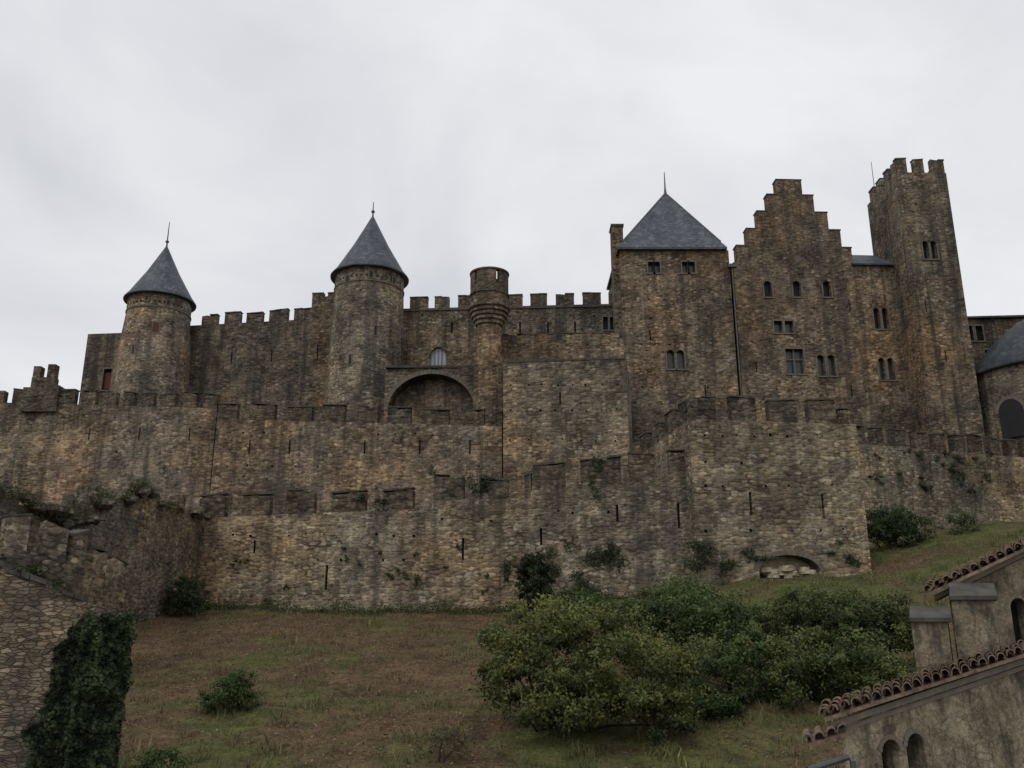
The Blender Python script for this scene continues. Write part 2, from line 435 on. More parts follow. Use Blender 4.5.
# ------------------------------------------------------------------ leaf masses
def cards(name, pos, size, cols, mat='leaf', aspect=.55, upbias=.3, parent=None, blade=False, outdir=None):
    n = len(pos); pos = np.asarray(pos, float)
    size = np.asarray(size).reshape(-1, 1)*np.ones((n, 1))
    nr = rng.normal(size=(n, 3)); nr[:, 2] += upbias*1.5
    if outdir is not None: nr += np.asarray(outdir)*1.2
    nr /= np.linalg.norm(nr, axis=1, keepdims=True)
    t = rng.normal(size=(n, 3)); t -= (t*nr).sum(1, keepdims=True)*nr; t /= np.linalg.norm(t, axis=1, keepdims=True)
    b = np.cross(nr, t)
    if blade:
        az = rng.uniform(0, 2*np.pi, n); b = np.stack([np.cos(az), np.sin(az), 0*az], 1)
        up = np.stack([rng.normal(0, .45, n), rng.normal(0, .45, n), np.ones(n)], 1)
        V = np.stack([pos-b*size*.10, pos+b*size*.10, pos+up*size], 1); k = 3
    else:
        V = np.stack([pos-t*size*.5, pos+b*size*aspect*.5-t*size*.05, pos+t*size*.5, pos-b*size*aspect*.5-t*size*.05], 1); k = 4
    me = bpy.data.meshes.new(name); me.vertices.add(n*k); me.vertices.foreach_set('co', V.reshape(-1))
    me.loops.add(n*k); me.loops.foreach_set('vertex_index', np.arange(n*k, dtype=np.int32))
    me.polygons.add(n); me.polygons.foreach_set('loop_start', np.arange(0, n*k, k, dtype=np.int32))
    me.polygons.foreach_set('loop_total', np.full(n, k, dtype=np.int32))
    me.update(calc_edges=True)
    ca = me.color_attributes.new('tint', 'FLOAT_COLOR', 'POINT')
    cc = np.ones((n, k, 4)); cc[:, :, :3] = np.asarray(cols)[:, None, :]
    ca.data.foreach_set('color', cc.reshape(-1)); me.materials.append(M[mat])
    o = bpy.data.objects.new(name, me); sc.collection.objects.link(o)
    if parent: o.parent = parent
    return o

def shrub(name, blobs, n, leaf, light, dark, clump=.55, base=None, stems=7):
    """blobs: (cx,cy,cz,rx,ry,rz)"""
    vol = np.array([b[3]*b[4]+b[3]*b[5] for b in blobs]); vol = vol/vol.sum()
    P_, Cc, O_ = [], [], []; centres = []
    for b, fr in zip(blobs, vol):
        b = np.array(b); nl = int(n*fr); nc = max(8, int(4.2*(b[3]*b[4]+b[3]*b[5]+b[4]*b[5])/(clump**2)/2.6))
        d = rng.normal(size=(nc, 3)); d /= np.linalg.norm(d, axis=1, keepdims=True); d[:, 2] = np.where(d[:, 2] < -.6, -d[:, 2]*.6, d[:, 2])
        rad = rng.uniform(.5, 1.2, (nc, 1)); cen = b[:3]+d*b[3:]*rad
        cr = clump*rng.uniform(.45, 1.25, nc); tone = rng.uniform(0, 1, nc)
        hgt = d[:, 2]*rad[:, 0]; hue = rng.uniform(-.5, .5, nc)
        idx = rng.integers(0, nc, nl)
        e = rng.normal(size=(nl, 3)); e /= np.linalg.norm(e, axis=1, keepdims=True)
        rr = rng.uniform(.25, 1.2, (nl, 1))
        pp = cen[idx]+e*rr*cr[idx][:, None]*np.array([1, 1, .75])
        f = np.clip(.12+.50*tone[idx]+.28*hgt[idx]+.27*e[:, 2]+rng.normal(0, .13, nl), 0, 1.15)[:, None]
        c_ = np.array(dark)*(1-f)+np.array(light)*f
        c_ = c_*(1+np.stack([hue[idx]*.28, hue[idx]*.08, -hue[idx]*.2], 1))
        P_.append(pp); Cc.append(np.clip(c_, .004, 1)); O_.append(e*.6+d[idx]*.4)
        centres += [tuple(c) for c in cen[rng.integers(0, nc, 3)]]
    P_ = np.concatenate(P_); Cc = np.concatenate(Cc); O_ = np.concatenate(O_)
    e = bpy.data.objects.new(name, None); sc.collection.objects.link(e)
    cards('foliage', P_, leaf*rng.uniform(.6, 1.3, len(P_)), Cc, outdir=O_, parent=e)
    if stems:
        br = Part(M['bark']); 
        if base is None: base = (blobs[0][0], blobs[0][1], ground(blobs[0][0], blobs[0][1]))
        base = Vector(base); R.shuffle(centres)
        for c in centres[:stems*2]:
            c = Vector(c); o_ = base+Vector((R.uniform(-.3, .3), R.uniform(-.3, .3), -.2)); m = o_.lerp(c, .5)+Vector((R.uniform(-.2, .2), R.uniform(-.2, .2), .15))
            r = .03+.009*(c-o_).length
            br.tube([o_, o_.lerp(m, .5), m, m.lerp(c, .5), c], [r, r*.8, r*.6, r*.4, r*.15])
        me = bpy.data.meshes.new('branches'); me.from_pydata(br.v, [], br.f); me.materials.append(M['bark'])
        o = bpy.data.objects.new('branches', me); sc.collection.objects.link(o); o.parent = e
    return e

def ivy(name, A, B, pats, leaf, light, dark, dens=55, off=.18):
    d = (B-A).normalized(); out = Vector((d.y, -d.x)); P_ = []; Cc = []
    for (u, v, du, dv) in pats:
        s0, z0 = hit(A, B, u, v); s1, _ = hit(A, B, u+du, v); _, z1 = hit(A, B, u, v-dv)
        rs = abs(s1-s0); rz = abs(z1-z0)
        n = int(dens*rs*rz*3.2/(leaf/.15)**2)+25
        nc = max(3, int(rs*rz*3)+2)
        cs = rng.normal(0, .45, (nc, 2)); tn = rng.uniform(0, 1, nc)
        ix = rng.integers(0, nc, n)
        q = cs[ix]+rng.normal(0, .22, (n, 2)); k = np.abs(rng.normal(0, 1, n))*off
        for j in range(n):
            s_ = s0+q[j, 0]*rs; z = z0+q[j, 1]*rz; kk = k[j]*max(.3, 1-abs(q[j, 0]))
            P_.append((A.x+d.x*s_+out.x*(kk+.03), A.y+d.y*s_+out.y*(kk+.03), z))
            f = min(1, max(0, .3+.5*tn[ix[j]]+rng.normal(0, .15)-.2+.3*kk/off*.5))
            Cc.append(np.array(dark)*(1-f)+np.array(light)*f)
    return cards(name, P_, leaf*rng.uniform(.6, 1.3, len(P_)), Cc, outdir=np.tile([out.x, out.y, .3], (len(P_), 1)))

def ivy_sheet(name, A, B, s0, s1, ztop, zbot, edge, leaf, light, dark, n, off=.12):
    """dense ivy covering a wall from s0..s1; edge(z)-> left limit in s"""
    d = (B-A).normalized(); out = Vector((d.y, -d.x)); P_ = []; Cc = []
    while len(P_) < n:
        s_ = R.uniform(s0, s1); z = R.uniform(zbot, ztop)
        q = mn.noise(Vector((s_*1.6, z*1.6, 3))); q2 = mn.noise(Vector((s_*5, z*5, 9)))
        if s_ < edge(z)+q*.5+q2*.18: continue
        if z > ztop-.25+q2*.3: continue
        kk = off*(1+1.2*q+.8*q2)*R.uniform(.2, 1.2)
        P_.append((A.x+d.x*s_+out.x*(abs(kk)+.02), A.y+d.y*s_+out.y*(abs(kk)+.02), z))
        f = min(1, max(0, .35+.8*q+.5*q2+R.gauss(0, .15))); Cc.append(np.array(dark)*(1-f)+np.array(light)*f)
    return cards(name, P_, leaf*rng.uniform(.6, 1.3, n), Cc, aspect=.8, outdir=np.tile([out.x*1.5, out.y*1.5, .5], (n, 1)))

# ================================================================== CASTLE
ZB = 6.0
def round_tower(name, u, vb, Y, r0, r1, vtop, veave, vapex, vfin, wins=()):
    th = Thing(name); cx = pl(u, vb, Y).x; zb = zt(vb, Y); ztp = zt(veave, Y-r1); za = zt(vapex, Y)
    w = th.p('walls', 'tower')
    w.lathe(cx, Y, [(r0*1.12, ZB), (r0, zb), (r0*.6+r1*.4, zb+(ztp-zb)*.4), (r1, ztp-1.7), (r1, ztp+.3)], 48)
    b = th.p('string_course', 'dressed')
    b.lathe(cx, Y, [(r1-.1, ztp-1.75), (r1+.08, ztp-1.72), (r1+.09, ztp-1.58), (r1-.1, ztp-1.52)], 48)
    rf = th.p('roof', 'slate'); rf.smooth = True
    e = r1*1.14; H = za-ztp
    rf.lathe(cx, Y, [(r1*.95, ztp-.12), (e, ztp-.18), (e+.02, ztp-.05), (r1*1.0, ztp+.62), (r1*.52, ztp+H*.5), (.06, za)], 48)
    f = th.p('finial', 'lead'); zf = zt(vfin, Y)
    f.tube([(cx, Y, za-.5), (cx, Y, za+.5), (cx, Y, zf)], [.14, .08, .04]); f.lathe(cx, Y, [(0, za+.3), (.2, za+.45), (.2, za+.6), (0, za+.75)], 10)
    dk = th.p('window_recesses', 'dark')
    for k in range(22):
        t = math.pi*(1+k/21); 
        dk.obox((cx+(r1+.005)*math.cos(t), Y+(r1+.005)*math.sin(t), ztp-1.1), (math.cos(t), math.sin(t)), .2, .24, .03)
    for (uu, vv, ww, hh, kind) in wins:
        zz = zt(vv, Y-r1); t = (zz-zb)/(ztp-zb); rr = r0+(r1-r0)*min(1, t*1.1)
        dx = pl(uu, vv, Y-rr).x-cx; dx = max(-rr*.95, min(rr*.95, dx)); dy = -math.sqrt(rr*rr-dx*dx)
        n = (dx, dy); c = (cx+dx, Y+dy, zz)
        th.p('window_surrounds', 'dressed').obox(c, n, ww+.22, hh+.24, .12)
        c2 = (cx+dx*(1+.06/rr), Y+dy*(1+.06/rr), zz)
        (dk if kind == 'dark' else th.p('shutters', 'shutter')).obox(c2, n, ww, hh, .05)
    return th.build()
round_tower('round_tower', 150, 392, 94, 4.0, 3.35, 290, 291, 246, 222, [(155, 327, .6, 1.0, 'red'), (147, 298, .3, .5, 'dark'), (166, 300, .3, .5, 'dark'), (133, 350, .2, .9, 'dark')])
round_tower('round_tower', 364, 405, 91, 4.05, 3.7, 264, 265, 216, 202, [(371, 274, .35, .7, 'dark'), (392, 275, .35, .7, 'dark'), (347, 277, .35, .7, 'dark'), (375, 330, .22, 1.0, 'dark'), (350, 360, .22, 1.0, 'dark')])

th = Thing('castle_corner_building'); A = pl(80, 392, 96); B = pl(124, 392, 95.5)
block(th, A, B, 9, ZB, zt(334, 96), None, [op(A, B, 103, 111, 369, 390, frame=True)], 'castle')
d = (B-A).normalized()
th.p('shutters', 'shutter').obox((*(A+d*hit(A, B, 107, 380)[0]+Vector((0, .3))), hit(A, B, 107, 380)[1]), (0, -1), .85, 1.9, .05)
th.build()
th = Thing('castle_curtain_wall'); A = pl(176, 392, 95.5); B = pl(306, 392, 94.5); 
za, zb = zt(326, 95.5), zt(319, 94.5)
block(th, A, B, 2.2, ZB, za, zb, [slit(A, B, 232, 352, 364), slit(A, B, 272, 350, 362), *holes(A, B, range(195, 300, 13), 340), *holes(A, B, range(195, 300, 17), 372)], 'castle')
merlons(th, A, B, za, zb, 1.9, .75, 1.15, .6, mat='castle', rag=.1, start=2.1)
A2, B2 = B, pl(340, 392, 94.2); zc = zt(296, 94.3)
block(th, A2, B2, 5, ZB, zc, zc, [slit(A2, B2, 318, 345, 360), *holes(A2, B2, range(308, 330, 8), 330)], 'castle', pn='raised_section')
merlons(th, A2, B2, zc, zc, 1.4, .5, .35, .6, mat='castle')
th.build()
th = Thing('castle_curtain_wall'); A = pl(398, 405, 91.5); B = pl(620, 412, 90)
z_ = zt(306, 90.7)
block(th, A, B, 2.5, ZB, z_, z_, [op(A, B, 430, 446, 347, 367, rise=1.3, pointed=True, back='pale', frame=True, depth=.4),
      op(A, B, 603, 608, 317, 330, frame=True), op(A, B, 610, 615, 317, 330, frame=True), *[slit(A, B, u, 322, 333, .2) for u in (452, 520, 548, 575)],
      *holes(A, B, range(410, 600, 14), 316), *holes(A, B, range(512, 600, 17), 328),
      op(A, B, 405, 414, 386, 404, rise='round'), op(A, B, 450, 459, 386, 404, rise='round')], 'castle')
merlons(th, A, B, z_, z_, 1.75, .85, 1.2, .6, mat='castle', rag=.05, start=.9)
sc_ = th.p('string_course', 'coping'); d = (B-A).normalized(); c = (A+B)/2
sc_.obox((c.x+d.y*.0, c.y-.06, z_-.25), (d.y, -d.x), (B-A).length-.2, .16, .14)
for u in (434.5, 438, 441.5):
    s_, zz = hit(A, B, u, 357); q = A+d*s_
    th.p('window_bars', 'dressed').obox((q.x, q.y+.3, zz-.1), (0, -1), .06, 2.0, .06)
th.build()
# --- arched gallery
th = Thing('arched_gallery'); A = pl(384, 405, 85); B = pl(480, 408, 84.5); zz = zt(368, 84.7)
P3, L = block(th, A, B, 1.8, ZB, zz, zz, [op(A, B, 388, 474, 374, 432, rise=3.6, back=None, depth=1.8)], 'keep', top=True)
th.p('cornice', 'coping').obox((*((A+B)/2+Vector((0, .85))), zz+.12), (0, -1), L-.1, .24, 2.1)
o = op(A, B, 388, 474, 374, 432); m = (o['s0']+o['s1'])/2; hw = (o['s1']-o['s0'])/2; sp = o['z1']-3.6
vr = th.p('arch_ring', 'dressed')
for k in range(34):
    t0 = math.pi*(k+.04)/34; t1 = math.pi*(k+.96)/34
    q = [(hw*math.cos(t), 3.6*math.sin(t)) for t in (t0, t1)]; g = .42+R.uniform(-.06, .06); kk = -.06+R.uniform(-.02, .02)
    pts = [(m-q[0][0], sp+q[0][1]), (m-q[1][0], sp+q[1][1]), (m-q[1][0]*(1+g/hw), sp+q[1][1]*(1+g/3.6)), (m-q[0][0]*(1+g/hw), sp+q[0][1]*(1+g/3.6))]
    vr.poly([P3(a, b, kk) for a, b in pts])
    for i in range(4):
        a, b = pts[i], pts[(i+1) % 4]; vr.poly([P3(*a, kk), P3(*b, kk), P3(*b, .02), P3(*a, .02)])
th.build()
# --- watch turret (echauguette)
th = Thing('watch_turret'); Y = 80; cx = pl(489, 340, Y).x; r = 1.82; zr = lambda v: zt(v, Y-1.5)
w = th.p('walls', 'keep')
w.lathe(cx, Y, [(1.35, ZB), (1.35, zr(364)), (1.2, zr(350)), (1.15, zr(322))], 24)
mo = th.p('corbel_rings', 'keep'); prof = []
for k in range(5):
    r_ = 1.15+.7*(k/4)**.9; z_ = zr(322)+(zr(304)-zr(322))*k/4.6
    prof += [(r_, z_), (r_+.16, z_+.12), (r_+.16, z_+.26)]
mo.lathe(cx, Y, prof, 24)
w.lathe(cx, Y, [(r+.05, zr(304)), (r, zr(300)), (r, zr(283)), (r-.45, zr(283)), (r-.45, zr(300))], 24)
mo.lathe(cx, Y, [(r, zr(292)), (r+.1, zr(291.5)), (r+.1, zr(290)), (r, zr(289.5))], 24)
n = 5
for k in range(n):
    a0 = 2*math.pi*k/n+.25; a1 = a0+2*math.pi/n*.86; sg = 5
    for j in range(sg):
        b0 = a0+(a1-a0)*j/sg; b1 = a0+(a1-a0)*(j+1)/sg
        w.prism([(cx+r*math.cos(b0), Y+r*math.sin(b0)), (cx+r*math.cos(b1), Y+r*math.sin(b1)), (cx+(r-.4)*math.cos(b1), Y+(r-.4)*math.sin(b1)), (cx+(r-.4)*math.cos(b0), Y+(r-.4)*math.sin(b0))], zr(283)-.02, zr(270)+R.uniform(-.04, .04))
th.p('copings', 'coping').lathe(cx, Y, [(r-.5, zr(269.6)), (r+.08, zr(269.6)), (r+.08, zr(268)), (r-.5, zr(268))], 24)
A = pl(474, 365, 79); B = pl(503, 365, 79)
block(th, A, B, 3, ZB, zt(364, 79), None, [], 'mid', pn='base')
th.build()
th = Thing('terrace_wall'); A = pl(500, 360, 82); B = pl(624, 360, 81); z_ = zt(340, 81.5)
block(th, A, B, 1, ZB, z_, z_, holes(A, B, range(510, 610, 16), 346), 'keep')
merlons(th, A, B, z_, z_, 2.3, .5, .55, .6, mat='keep', rag=.2)
th.build()
# --- square keep with pyramid roof
th = Thing('keep_tower'); A = pl(626, 412, 86); B = pl(740, 412, 86); zt_ = zt(250, 86)
ops = []
for a, b in ((648, 660), (682, 695)):
    m = (a+b)/2; ops += [op(A, B, a, m-.6, 262, 273, frame=True, back='glass'), op(A, B, m+.6, b, 262, 273, frame=True, back='glass')]
ops += [op(A, B, 667, 674.5, 350, 369, rise='round', frame=True, back='glass'), op(A, B, 677, 684.5, 350, 369, rise='round', frame=True, back='glass'),
        op(A, B, 678, 684, 404, 420, frame=True), slit(A, B, 650, 330, 340), slit(A, B, 705, 385, 396),
        *holes(A, B, range(634, 734, 9), 317), *holes(A, B, range(634, 734, 14), 300), *holes(A, B, range(640, 734, 15), 344), *holes(A, B, range(640, 734, 17), 388)]
P3, L = block(th, A, B, 12, ZB, zt_, zt_, ops, 'keep')
rf = th.p('roof', 'slate'); x0, x1 = xz(617, 249, 86)[0], xz(726, 249, 86)[0]; y0, y1 = 85.5, 85.5+(x1-x0)
ax, az = xz(665, 194, 91.5); ap = Vector((ax, 91.3, az))
cm = lambda t: [tuple(Vector((x, y, zt_)).lerp(Vector((ap.x, ap.y, zt_)), t)) for x, y in ((x0, y0), (x1, y0), (x1, y1), (x0, y1))]
e0 = [Vector(p)+Vector((0, 0, -.1)) for p in cm(0)]; e1 = [Vector(p)+Vector((0, 0, .12)) for p in cm(0)]; e2 = [Vector(p)+Vector((0, 0, 1.0)) for p in cm(.10)]
for k in range(4):
    j = (k+1) % 4
    rf.poly([e0[k], e0[j], e1[j], e1[k]]); rf.poly([e1[k], e1[j], e2[j], e2[k]]); rf.poly([e2[k], e2[j], ap])
rf.poly(e0)
f = th.p('finial', 'lead'); f.tube([ap-Vector((0, 0, .4)), ap+Vector((0, 0, .7)), (ap.x, ap.y, zt(172, 91.3))], [.2, .09, .04])
for k in range(4): f.tube([e2[k]+Vector((0, 0, .02)), ap], [.09, .09], 5)
ch = th.p('chimney', 'castle'); q = pl(619, 290, 88)
ch.prism([(q.x-.62, 87.3), (q.x+.55, 87.3), (q.x+.55, 89), (q.x-.62, 89)], zt(300, 88)-8, zt(229, 88)); 
th.p('chimney_cap', 'coping').prism([(q.x-.72, 87.2), (q.x+.65, 87.2), (q.x+.65, 89.1), (q.x-.72, 89.1)], zt(229, 88), zt(227, 88), True)
th.build()
# --- stepped gable hall
th = Thing('stepped_gable_building'); A = pl(744, 412, 86.6); B = pl(925, 420, 87.4); zt_ = zt(263, 86.8)
ops = []
for u in (768, 797, 827): ops.append(op(A, B, u-4, u+4, 281, 297, rise='round', frame=True))
ops += [op(A, B, 774, 782.5, 321, 333, frame=True, back='glass'), op(A, B, 785, 793.5, 321, 333, frame=True, back='glass'),
        op(A, B, 786, 804, 349, 374, frame='cross', back='glass'),
        op(A, B, 817.5, 825, 355, 376, rise='round', frame=True, back='glass'), op(A, B, 828, 835.5, 355, 376, rise='round', frame=True, back='glass'),
        op(A, B, 874, 880, 308, 329, rise='round', frame=True), op(A, B, 882.5, 888.5, 308, 329, rise='round', frame=True),
        op(A, B, 879, 885.5, 358, 380, rise='round', frame=True, back='glass'), op(A, B, 888, 894.5, 358, 380, rise='round', frame=True, back='glass'),
        slit(A, B, 756, 362, 372), slit(A, B, 849, 300, 312), slit(A, B, 851, 385, 397)]
for v, st in ((308, 11), (341, 12), (390, 13), (272, 13)): ops += holes(A, B, range(750, 868 if v > 300 else 850, st), v)
P3, L = block(th, A, B, 14, ZB, zt_, zt_, ops, 'keep')
g = th.p('stepped_gable', 'keep'); cp = th.p('copings', 'coping')
def sx(u, v): return hit(A, B, u, v)[0]
steps = [(736.5, 851, 262, 247), (746.5, 840, 247, 229.5), (757, 827, 229.5, 212), (767, 813, 212, 195), (776, 801, 195, 180)]
for i, (ua, ub, vb_, vt) in enumerate(steps):
    s0, s1 = sx(ua, vt), sx(ub, vt); zb_ = zt_ if i == 0 else zprev; z1 = hit(A, B, 790, vt)[1]
    pts = [P3(s0, 0)[:2], P3(s1, 0)[:2], P3(s1, 0, 1.1)[:2], P3(s0, 0, 1.1)[:2]]
    g.prism(pts, zb_, z1)
    if i < 4: nx0, nx1 = sx(steps[i+1][0], steps[i+1][3]), sx(steps[i+1][1], steps[i+1][3])
    spans = [(s0-.07, nx0-.01), (nx1+.01, s1+.07)] if i < 4 else [(s0-.07, s1+.07)]
    for (a, b) in spans:
        cp.prism([P3(a, 0, -.06)[:2], P3(b, 0, -.06)[:2], P3(b, 0, 1.16)[:2], P3(a, 0, 1.16)[:2]], z1+.003, z1+.11+R.uniform(-.02, .04), True)
    zprev = z1
rf = th.p('roof', 'slate'); sm = sx(789, 262); sL, sR = sx(740, 262), sx(850, 262); zr_ = hit(A, B, 789, 192)[1]
rf.poly([P3(sL, zt_, 1.1), P3(sm, zr_-.8, 1.1), P3(sm, zr_-.8, 14), P3(sL, zt_, 14)])
rf.poly([P3(sR, zt_, 1.1), P3(sm, zr_-.8, 1.1), P3(sm, zr_-.8, 14), P3(sR, zt_, 14)])
rf.poly([P3(sR+.1, zt_+.02, -.35), P3(L, zt_+.02, -.35), P3(L, zt_+2.9, 4), P3(sR+.1, zt_+2.9, 4)])
rf.poly([P3(sR+.1, zt_-.15, -.35), P3(L, zt_-.15, -.35), P3(L, zt_+.02, -.35), P3(sR+.1, zt_+.02, -.35)])
rf.poly([P3(sR+.1, zt_-.15, -.35), P3(L, zt_-.15, -.35), P3(L, zt_-.15, 0), P3(sR+.1, zt_-.15, 0)])
dp = th.p('drain_pipe', 'lead')
x_ = A.x-.35; dp.tube([(x_, 85.8, zt(264, 85.8)), (x_, 85.8, zt(396, 85.8))], [.08, .08], 8); dp.obox((x_, 85.75, zt(266, 85.8)), (0, -1), .9, .35, .4)
th.build()
# --- tall square tower
th = Thing('square_watchtower'); x0, x1 = xz(896, 165, 84)[0], xz(943, 165, 84)[0]; A = Vector((x0, 84)); B = Vector((x1+.3, 84.2)); zw = zt(172, 84)
ops = [op(A, B, 923, 929, 241, 259, rise='round', frame=True), op(A, B, 931, 937, 241, 259, rise='round', frame=True), slit(A, B, 925, 300, 312), slit(A, B, 945, 350, 362),
       *holes(A, B, range(905, 940, 9), 205), *holes(A, B, range(908, 948, 9), 280), *holes(A, B, range(920, 955, 9), 330), *holes(A, B, range(925, 965, 9), 375)]
P3, L = block(th, A, B, 7.4, ZB, zw, zw, ops, 'castle')
zf = zt(392, 84); w = th.p('walls'); 
w.prism([(x0-.02, 84.5), (x1+.8, 84.6), (x1+.8, 91), (x0-.02, 91)], ZB, zf-5)
for (a, b, st) in ((A, B, 0.0), (Vector((x0, 91.4)), A, .2), (B, Vector((x1+.3, 91.5)), .2), (Vector((x1+.3, 91.5)), Vector((x0, 91.4)), 0)):
    merlons(th, a, b, zw, zw, 1.15, .75, 1.45, .5, mat='castle', rag=.05, start=st)
th.p('lightning_rod', 'lead').tube([(x0+.4, 90.6, zw), (x0+.4, 90.6, zw+5.0)], [.05, .03])
th.build()
# --- right wing
th = Thing('castle_side_wing'); A = pl(955, 430, 90.5); B = pl(1090, 430, 89.5); z_ = zt(316, 90)
ops = [op(A, B, 966, 973, 326, 341, frame=True), op(A, B, 976, 983, 326, 341, frame=True), op(A, B, 985, 989, 350, 360, frame=True)]
P3, L = block(th, A, B, 9, ZB, z_, z_, ops, 'castle')
rf = th.p('roof', 'slate_dark')
rf.poly([P3(-.2, z_-.1, -.5), P3(L, z_-.1, -.5), P3(L, z_+1.4, 6), P3(-.2, z_+1.4, 6)])
rf.poly([P3(-.2, z_-.3, -.5), P3(L, z_-.3, -.5), P3(L, z_-.1, -.5), P3(-.2, z_-.1, -.5)])
rf.poly([P3(-.2, z_-.3, -.5), P3(L, z_-.3, -.5), P3(L, z_-.3, 0), P3(-.2, z_-.3, 0)])
th.build()
th = Thing('apse_turret'); Y = 86; r = 7.2; cx = pl(1078, 400, Y-r+3).x; ze = zt(364, Y-r+3)
th.p('walls', 'castle').lathe(cx, Y, [(r*1.02, ZB), (r, zt(430, Y)), (r, ze+.2)], 56)
rf = th.p('roof', 'slate_dark'); rf.smooth = True
rf.lathe(cx, Y, [(r*.9, ze-.1), (r*1.06, ze-.15), (r*1.06, ze+.1), (r*.9, ze+1.3), (r*.68, ze+3.2), (r*.4, ze+5.0), (r*.15, ze+6.2), (.05, ze+6.6)], 56)
dk = th.p('doorway', 'dark'); dx = max(-6.4, pl(1015, 412, Y-r+3).x-cx); dy = -math.sqrt(r*r-dx*dx); zc = zt(416, Y-4)
nn = Vector((dx*.75, dy)).normalized(); t = Vector((-nn.y, nn.x)); c = Vector((cx+dx, Y+dy))+nn*.35
pts = [(-1.1, -2.0), (1.1, -2.0), (1.1, .4)]+[(1.1*math.cos(a), .4+1.3*math.sin(a)) for a in np.linspace(.2, math.pi-.2, 9)]+[(-1.1, .4)]
dk.poly([(c.x+t.x*a, c.y+t.y*a, zc+b) for a, b in pts])
vr = th.p('arch_ring', 'dressed')
for k in range(11):
    a0 = math.pi*k/11; a1 = math.pi*(k+.94)/11
    q = [(rr_*math.cos(a), .4+rr_*1.1*math.sin(a)) for rr_, a in ((1.12, a0), (1.12, a1), (1.4, a1), (1.4, a0))]
    vr.poly([(c.x+nn.x*.05+t.x*a, c.y+nn.y*.05+t.y*a, zc+b) for a, b in q])
th.build()

# ================================================================== MIDDLE RAMPART
th = Thing('upper_rampart_wall')
def seg(th, u0, v0, Y0, u1, v1, Y1, thick, mat, mw, gap, h, ops=None, rag=.1, zb=1.0, start=0, miss=0, pn='walls', cop=True, mm=None):
    A = pl(u0, v0, Y0); B = pl(u1, v1, Y1); za, zb_ = zt(v0, Y0), zt(v1, Y1)
    P3, L = block(th, A, B, thick, zb, za, zb_, (ops(A, B) if ops else []), mat, pn=pn)
    if h: merlons(th, A, B, za, zb_, mw, gap, h, .6, mat=mm or 'crest', rag=rag, start=start, miss=miss, cop=cop)
    return A, B, za, zb_
seg(th, -90, 402, 82, 60, 403, 81, 1.6, 'mid', 1.2, .8, 1.2)
seg(th, 60, 404, 81, 217, 408, 79, 1.6, 'mid', 1.25, .8, 1.25, lambda A, B: [slit(A, B, u, 428, 440) for u in (90, 140, 190)]+holes(A, B, range(70, 210, 16), 452))
seg(th, 217, 419, 79, 502, 426, 76.5, 1.6, 'mid', 2.1, 1.1, 1.35, lambda A, B: [slit(A, B, u, 440, 454) for u in (250, 290, 365, 420, 470)]+holes(A, B, range(225, 490, 19), 434)+holes(A, B, range(225, 490, 23), 466), rag=.12)
q = pl(40, 402, 80.8)
w = th.p('bartizan', 'crest')
w.prism([(q.x-1.05, 80.7), (q.x+1.05, 80.7), (q.x+1.05, 81.6), (q.x-1.05, 81.6)], zt(412, 81), zt(378, 81))
w.prism([(q.x-1.02, 80.72), (q.x-.35, 80.72), (q.x-.35, 81.5), (q.x-1.02, 81.5)], zt(378, 81), zt(367, 81)); w.prism([(q.x+.3, 80.72), (q.x+1.0, 80.72), (q.x+1.0, 81.5), (q.x+.3, 81.5)], zt(378, 81), zt(365, 81))
w.prism([(q.x-1.7, 80.7), (q.x-1.05, 80.7), (q.x-1.05, 81.6), (q.x-1.7, 81.6)], zt(412, 81), zt(388, 81))
w.prism([(q.x+1.05, 80.7), (q.x+1.6, 80.7), (q.x+1.6, 81.6), (q.x+1.05, 81.6)], zt(412, 81), zt(386, 81))
th.build()
th = Thing('terrace_bastion'); A = pl(503, 475, 75.5); B = pl(630, 475, 73.5); za = zt(363, 75.5); zb_ = zt(359, 73.5)
block(th, A, B, 6, 1, za, zb_, [*holes(A, B, range(512, 622, 15), 385), *holes(A, B, range(512, 622, 15), 410), *holes(A, B, range(512, 622, 17), 440), slit(A, B, 560, 392, 404)], 'tan')
d = (B-A).normalized(); L = (B-A).length; cpp = th.p('copings', 'coping'); inn = Vector((-d.y, d.x))
for k in range(14):
    a, b = L*k/14, L*(k+1)/14-.03; p0, p1 = A+d*a-inn*.06, A+d*b-inn*.06; z0, z1 = za+(zb_-za)*a/L, za+(zb_-za)*b/L; j = R.uniform(.14, .26)
    cpp.prism([p0, p1, p1+inn*.7, p0+inn*.7], [z0, z1, z1, z0], [z0+j, z1+j, z1+j, z0+j], True)
th.build()

# ================================================================== OUTER WALL
th = Thing('outer_curtain_wall')
OA, OB, _, _ = seg(th, 198, 518, 62, 432, 508, 60.2, 1.5, 'outer', 2.1, 1.15, 1.4, lambda A, B: [slit(A, B, 327, 565, 590, .17), slit(A, B, 255, 540, 553), *holes(A, B, range(215, 425, 18), 535), *holes(A, B, range(215, 425, 21), 560)], zb=-2, rag=.12)
OC, OD, _, _ = seg(th, 432, 500, 60.2, 531, 498, 59.4, 1.5, 'outer', 2.1, 1.05, 1.4, lambda A, B: [slit(A, B, 463, 538, 560, .16), *holes(A, B, range(440, 525, 17), 520)], zb=-2, rag=.12, start=.1, pn='walls_b')
OE, OF, _, _ = seg(th, 531, 490, 59.4, 627, 482, 58.6, 1.5, 'outer', 2.35, 1.0, 1.6, lambda A, B: [slit(A, B, 541, 528, 545, .16), slit(A, B, 617, 505, 522, .16), *holes(A, B, range(540, 620, 17), 512)], zb=-2, rag=.1, start=.15, pn='walls_c')
